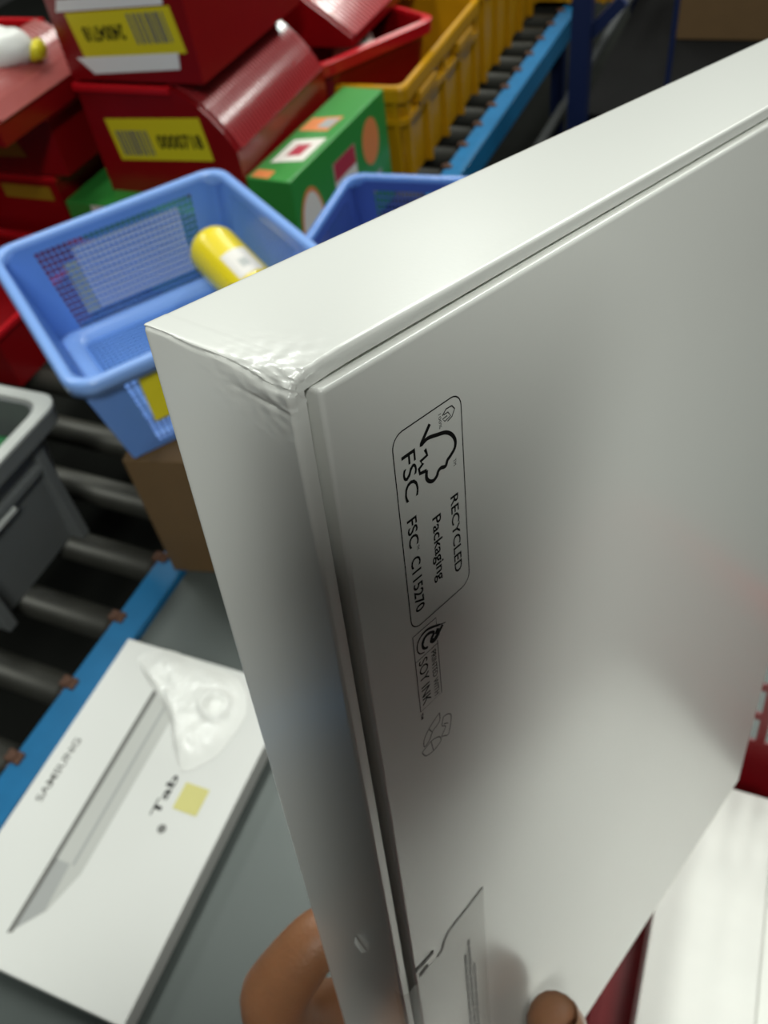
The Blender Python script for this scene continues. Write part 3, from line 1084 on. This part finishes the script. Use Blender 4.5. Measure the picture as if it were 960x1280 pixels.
def red_tote(loc, rz, w, d, h, label, slope=0.05, low=0.5, nr=60, ang=None, net='redrib'):
    """tote with plain walls and a ribbed shoulder leaning in along its right side"""
    e = empty('red_tote', loc, rz, label, 'tote')
    bm = bmesh.new()
    hl = h * low
    if slope:
        f0, f1 = ang if ang else (math.radians(26), math.radians(66))
        sc = (h - hl) / (math.sin(f1) - math.sin(f0))
        arc = []
        for k in range(9):
            f = f0 + (f1 - f0) * k / 8
            arc.append((w / 2 - sc * (math.cos(f0) - math.cos(f)), hl + sc * (math.sin(f) - math.sin(f0))))
        slope = w / 2 - arc[-1][0]
    else:
        arc = [(w / 2, h)]
    prof = [(-w / 2, 0), (w / 2, 0), (w / 2, hl)] + arc + [(-w / 2, h)]
    A = [bm.verts.new((x, -d / 2, z)) for x, z in prof]
    B_ = [bm.verts.new((x, d / 2, z)) for x, z in prof]
    n = len(prof)
    for i in range(n):
        if i == n - 2:
            continue
        j = (i + 1) % n
        bm.faces.new((A[i], A[j], B_[j], B_[i]))
    bm.faces.new(A[::-1])
    bm.faces.new(B_)
    # inner bottom a little below the top so that it reads as filled
    bm.faces.new([bm.verts.new((x, y, h - 0.03)) for x, y in ((-w / 2 + .003, -d / 2 + .003), (w / 2 - slope - .004, -d / 2 + .003), (w / 2 - slope - .004, d / 2 - .003), (-w / 2 + .003, d / 2 - .003))])
    bmesh.ops.remove_doubles(bm, verts=bm.verts[:], dist=0.00005)
    obj('body', bm, 'red', e)
    if slope > 0.01:
        ribbed('mesh_panel', e, [(x + .004, z + .004) for x, z in arc], -d / 2 + .012, d / 2 - .012, nr, net)
    bm = bmesh.new()
    for z, xr in ((h - 0.006, arc[-1][0]),):
        add_box(bm, -w / 2 - .006, xr + .006, -d / 2 - .006, -d / 2 + .006, z - .008, z + .006, bev=.003)
        add_box(bm, -w / 2 - .006, xr + .006, d / 2 - .006, d / 2 + .006, z - .008, z + .006, bev=.003)
        add_box(bm, -w / 2 - .006, -w / 2 + .006, -d / 2, d / 2, z - .008, z + .006, bev=.003)
        add_box(bm, xr - .006, xr + .006, -d / 2, d / 2, z - .008, z + .006, bev=.003)
    obj('rim', bm, 'redrim', e)
    return e


GRP = None
# stack with the two yellow labels
rt1 = red_tote((-1.071, 1.55, -0.79), 0, 0.3275, 0.40, 0.215, 'lower red tote with an upright yellow barcode label, behind the light blue basket', 0.10, 0.46, 34)
yellow_label(rt1, -0.20, -1.193 + 1.071, -0.974 + 1.071, -0.722 + 0.79, -0.640 + 0.79, '0000718', False, 0.05, -0.12)
rt2 = red_tote((-1.089, 1.555, -0.568), 0, 0.2925, 0.41, 0.24, 'upper red tote with a yellow label and white tape, topmost of its stack', 0.0, 0.9)
yellow_label(rt2, -0.205, -1.200 + 1.089, -0.973 + 1.089, -0.531 + 0.570, -0.455 + 0.570, '24004718', True, 0.06, -0.16)
for nm, z0, z1 in (('white_tape', 0.012, 0.040), ('white_tape', 0.117, 0.137)):
    V = []
    quad(nm, 'pouch', rt2, [(-0.108 + (0.02 if z0 < 0.1 else -0.02), -0.2065, z0), (0.105, -0.2065, z0 + 0.013), (0.11, -0.2065, z1 + 0.013), (-0.118, -0.2065, z1)])

# left stack
l4 = red_tote((-1.47, 1.10, RZ), 0, 0.42, 0.34, 0.125, 'bottom red tote of the left stack, reaching out beside the grey tote', 0.0, 0.8, 30)
l3 = red_tote((-1.515, 1.47, RZ), 0, 0.36, 0.34, 0.248, 'third red tote down in the left stack, with a dim yellow label', 0.0, 0.8, 30)
l2 = red_tote((-1.49, 1.44, RZ + 0.256), 0, 0.42, 0.30, 0.125, 'second red tote down in the left stack, with a dark yellow label', 0.0, 0.7, 30)
l1 = red_tote((-1.455, 1.285, RZ + 0.389), math.radians(0), 0.42, 0.30, 0.11, 'top red tote of the left stack, packed with white and silver pouches', 0.05, 0.35, 24, (math.radians(40), math.radians(66)), 'rednet')
dl = mat('dull_yellow_label', (0.32, 0.20, 0.01), 0.5)
quad('paper_label', dl, l3, [(0.03, -0.1715, 0.192), (0.162, -0.1715, 0.192), (0.160, -0.1715, 0.222), (0.03, -0.1715, 0.222)])
quad('paper_label', dl, l2, [(0.0, -0.1515, 0.030), (0.122, -0.1515, 0.034), (0.105, -0.1515, 0.082), (0.0, -0.1515, 0.08)])


def pillow(name, loc, rz, sx, sy, sz, m, label, cat, amp=0.25, seed=0, band=None):
    bm = bmesh.new()
    bmesh.ops.create_icosphere(bm, subdivisions=4, radius=1)
    for v in bm.verts:
        c = v.co
        c.x = math.copysign(abs(c.x) ** 0.6, c.x)
        c.y = math.copysign(abs(c.y) ** 0.6, c.y)
        k = 1 + amp * noise.noise(c * 1.9 + Vector((seed, 0, 0))) + amp * 0.5 * noise.noise(c * 5 + Vector((0, seed, 0)))
        v.co = Vector((c.x * sx, c.y * sy, (c.z * k + 1) * sz))
    e = empty(name, loc, rz, label, cat)
    o = obj('wrapper', bm, m, e, True)
    if band:
        bm = bmesh.new()
        bmesh.ops.create_icosphere(bm, subdivisions=3, radius=1)
        for v in bm.verts:
            v.co = Vector((v.co.x * sx * 0.3 + sx * 0.55, v.co.y * sy * 0.9, (v.co.z + 1) * sz * 1.06))
        obj('printed_band', bm, band, e, True)
    return e


pillow('white_pouch', (-1.335, 1.265, -0.527), 0.9, 0.085, 0.045, 0.034, 'plastic', 'white pouch on top of the left red stack', 'packet', seed=1)
pillow('silver_pouch', (-1.34, 1.165, -0.522), 0.9, 0.05, 0.025, 0.022, 'silver', 'silver pouch in front of the white one on the left red stack', 'packet', seed=4)
pillow('yellow_pouch', (-1.268, 1.32, -0.522), 0.2, 0.014, 0.022, 0.016, 'ylabel', 'small yellow pouch at the edge of the left red stack', 'packet', seed=6)

# ------------------------------------------------------------------ green printed cartons
gA = empty('green_carton', (-0.842, 1.562, RZ), math.radians(-3.5), 'green printed carton with white panels and an orange picture, beside the yellow crate', 'box')
aw, al, ah = 0.10, 0.428, 0.25
box('body', 'green', gA, -aw / 2, aw / 2, -al / 2, al / 2, 0, ah, bev=0.004)
xs = aw / 2 + 0.0006


def side_patch(name, m, y0, y1, z0, z1, ell=False, d=0.0, parent=gA):
    if ell:
        cy, cz, ry, rz_ = (y0 + y1) / 2, (z0 + z1) / 2, (y1 - y0) / 2, (z1 - z0) / 2
        pts = [(xs + d, cy + ry * math.cos(2 * PI * i / 24), cz + rz_ * math.sin(2 * PI * i / 24)) for i in range(24)]
    else:
        pts = [(xs + d, y0, z0), (xs + d, y1, z0), (xs + d, y1, z1), (xs + d, y0, z1)]
    return quad(name, m, parent, pts)


side_patch('printed_panel', 'orange', 0.085, 0.165, 0.125, 0.225, True)
side_patch('printed_panel', 'inkmid', 0.085, 0.16, 0.06, 0.10)
p = side_patch('printed_panel', 'pwhite', -0.05, 0.05, 0.02, 0.205)
quad('panel_heading', 'pred', p, [(xs + .0006, -0.048, 0.165), (xs + .0006, 0.048, 0.165), (xs + .0006, 0.048, 0.205), (xs + .0006, -0.048, 0.205)])
for k in range(4):
    quad('panel_print', 'pred', p, [(xs + .0006, -0.035 + 0.005 * k, 0.04 + 0.03 * k), (xs + .0006, 0.03, 0.04 + 0.03 * k), (xs + .0006, 0.03, 0.057 + 0.03 * k), (xs + .0006, -0.035, 0.057 + 0.03 * k)])
p = side_patch('printed_panel', 'orange', -0.205, -0.105, 0.02, 0.21, True)
p2 = side_patch('printed_oval', 'pwhite', -0.198, -0.112, 0.03, 0.20, True, 0.0005, p)
side_patch('oval_print', 'pred', -0.175, -0.135, 0.10, 0.13, False, 0.001, p)
zt = ah + 0.0006
quad('top_panel', 'pwhite', gA, [(-0.03, -0.15, zt), (0.034, -0.13, zt), (0.036, -0.03, zt), (-0.03, -0.05, zt)])
quad('top_print', 'pred', gA, [(-0.012, -0.12, zt + .0005), (0.016, -0.11, zt + .0005), (0.018, -0.06, zt + .0005), (-0.01, -0.07, zt + .0005)])
quad('top_panel', 'orange', gA, [(-0.042, -0.01, zt), (0.02, 0.0, zt), (0.025, 0.07, zt), (-0.04, 0.05, zt)])
quad('top_print', 'inkmid', gA, [(-0.01, 0.01, zt + .0005), (0.018, 0.012, zt + .0005), (0.022, 0.06, zt + .0005), (-0.006, 0.05, zt + .0005)])
quad('corner_print', 'orange', gA, [(-0.04, -0.21, zt), (0.0, -0.21, zt), (0.0, -0.18, zt), (-0.04, -0.18, zt)])
gB = empty('green_carton', (-1.115, 1.565, RZ), 0, 'green carton lying under the labelled red totes', 'box')
box('body', 'green', gB, -0.205, 0.20, -0.275, 0.185, 0, 0.1995, bev=0.004)
quad('printed_panel', 'pwhite', gB, [(-0.14, -0.2756, 0.165), (-0.08, -0.2756, 0.165), (-0.08, -0.2756, 0.195), (-0.14, -0.2756, 0.195)])
quad('panel_print', 'pred', gB, [(-0.12, -0.2762, 0.175), (-0.10, -0.2762, 0.175), (-0.10, -0.2762, 0.190), (-0.12, -0.2762, 0.190)])


# ------------------------------------------------------------------ yellow crates
def crate(loc, w, d, h, label):
    e = empty('yellow_crate', loc, 0, label, 'crate')
    bm = bmesh.new()
    tub(bm, w - 0.02, d - 0.02, h, 0.012, 0.004, 0.02)
    obj('body', bm, 'yellow', e)
    bm = bmesh.new()
    o5 = lambda z, i: (z, -w / 2 + i, w / 2 - i, -d / 2 + i, d / 2 - i, 0.02)
    loft(bm, [o5(h - 0.03, 0.008), o5(h - 0.032, 0), o5(h - 0.004, 0), o5(h + 0.002, 0.003), o5(h + 0.002, 0.013), o5(h - 0.01, 0.014)])
    obj('rim', bm, 'yellow', e)
    bm = bmesh.new()
    loft(bm, [o5(h - 0.085, 0.012), o5(h - 0.085, 0.003), o5(h - 0.070, 0.003), o5(h - 0.070, 0.012)])
    obj('band', bm, 'yellow', e)
    n = max(3, int(d / 0.12))
    for i in range(n + 1):
        yy = -d / 2 + 0.03 + (d - 0.06) * i / n
        box('rib', 'yellow', e, w / 2 - 0.022, w / 2 - 0.004, yy - 0.006, yy + 0.006, 0.0, h - 0.03, bev=0.002)
    n = max(3, int(w / 0.12))
    for i in range(n + 1):
        xx = -w / 2 + 0.03 + (w - 0.06) * i / n
        box('rib', 'yellow', e, xx - 0.006, xx + 0.006, -d / 2 + 0.004, -d / 2 + 0.022, 0.0, h - 0.03, bev=0.002)
    for i in range(2):
        yy = -d / 4 + i * d / 2
        box('handle_pad', 'yellow', e, w / 2 - 0.016, w / 2 + 0.004, yy - 0.06, yy + 0.06, h - 0.066, h - 0.040, bev=0.004)
    return e


y1 = crate((-0.955, 2.10, RZ), 0.42, 0.58, 0.235, 'yellow crate with red totes in it, just behind the green printed carton')
y2 = crate((-0.755, 3.30, -0.968), 0.50, 0.60, 0.30, 'far yellow crate at the end of the conveyor, cut by the top of the photo')
y3 = crate((-0.965, 2.70, RZ), 0.44, 0.58, 0.30, 'second yellow crate along the conveyor, behind the first one')
# red tub in the crate and tote with the shiny panel above it
rd = empty('red_tub', (-0.978, 1.985, RZ + 0.006), math.radians(-29), 'open red tub nested in the nearest yellow crate', 'tub')
bm = bmesh.new()
tub(bm, 0.30, 0.35, 0.285, 0.05, 0.004, 0.04)
obj('body', bm, 'red', rd)
bm = bmesh.new()
o6 = lambda z, i: (z, -0.15 + i, 0.15 - i, -0.175 + i, 0.175 - i, 0.04)
loft(bm, [o6(0.262, 0.001), o6(0.262, -0.008), o6(0.288, -0.010), o6(0.290, 0.006), o6(0.28, 0.006)])
obj('rim', bm, 'redrim', rd)
pillow('white_pouch', (-0.945, 2.0, RZ + 0.195), 0.3, 0.05, 0.07, 0.045, 'pwhite', 'pale green and white pouch in the red tub', 'packet', seed=9, band='greenpack')
rc = red_tote((-1.055, 2.12, -0.693), 0.0, 0.34, 0.50, 0.16, 'red tote with a shiny ribbed panel standing above the red tub', 0.10, 0.12, 30, (math.radians(52), math.radians(62)))

# ------------------------------------------------------------------ rack beyond the conveyor
rk = empty('storage_rack', (0.0, 2.75, FL), 0, 'dark storage rack with navy blue posts at the upper right', 'rack')
for xx, yy in ((-0.48, 2.42), (0.9, 2.42), (-0.46, 3.52), (0.9, 3.52)):
    box('post', 'postblue', rk, xx - 0.025, xx + 0.025, yy - 2.75 - 0.025, yy - 2.75 + 0.025, 0, 1.02)
bm = bmesh.new()
bar(bm, (-0.46, -0.33, 0.80), (-0.38, -0.33, 0.88), 0.03, 0.02, (0, 1, 0))
obj('brace', bm, 'postblue', rk)
box('shelf', 'black', rk, -0.48, 0.92, -0.30, 0.77, 0.55, 0.58)
box('shelf', 'black', rk, -0.48, 0.92, -0.30, 0.77, 0.10, 0.13)
box('shelf_beam', 'black', rk, -0.44, 0.88, -0.33, -0.30, 0.10, 0.16)
box('upright_bar', 'postblue', rk, -0.275, -0.262, -0.15, -0.137, 0.58, 1.0)
kb = empty('cardboard_carton', (-0.02, 3.05, FL + 0.582), 0, 'brown cardboard carton on the dark rack at the upper right', 'box')
box('body', 'kraft', kb, -0.28, 0.32, -0.05, 0.35, 0.0, 0.34, bev=0.004)
box('tape', MT['kraft'], kb, -0.02, 0.04, -0.0515, 0.3515, 0.002, 0.342)

GROUPS = {'red_tote': 'red totes stacked behind the light blue basket', 'yellow_crate': 'yellow crates along the conveyor', 'green_carton': 'green printed cartons',
          'storage_basket': 'blue mesh baskets', 'white_carton': 'white cartons in the red basket', 'tablet_box': 'white tablet boxes',
          'cardboard_carton': 'brown cardboard cartons', 'white_pouch': 'white pouches'}
for o in S.objects:
    k = o.name.split('.')[0]
    if o.parent is None and k in GROUPS:
        o['group'] = GROUPS[k]

# ------------------------------------------------------------------ lift the whole place so the floor is z = 0
for o in S.objects:
    if o.parent is None:
        o.location.z += LIFT
bpy.context.view_layer.update()
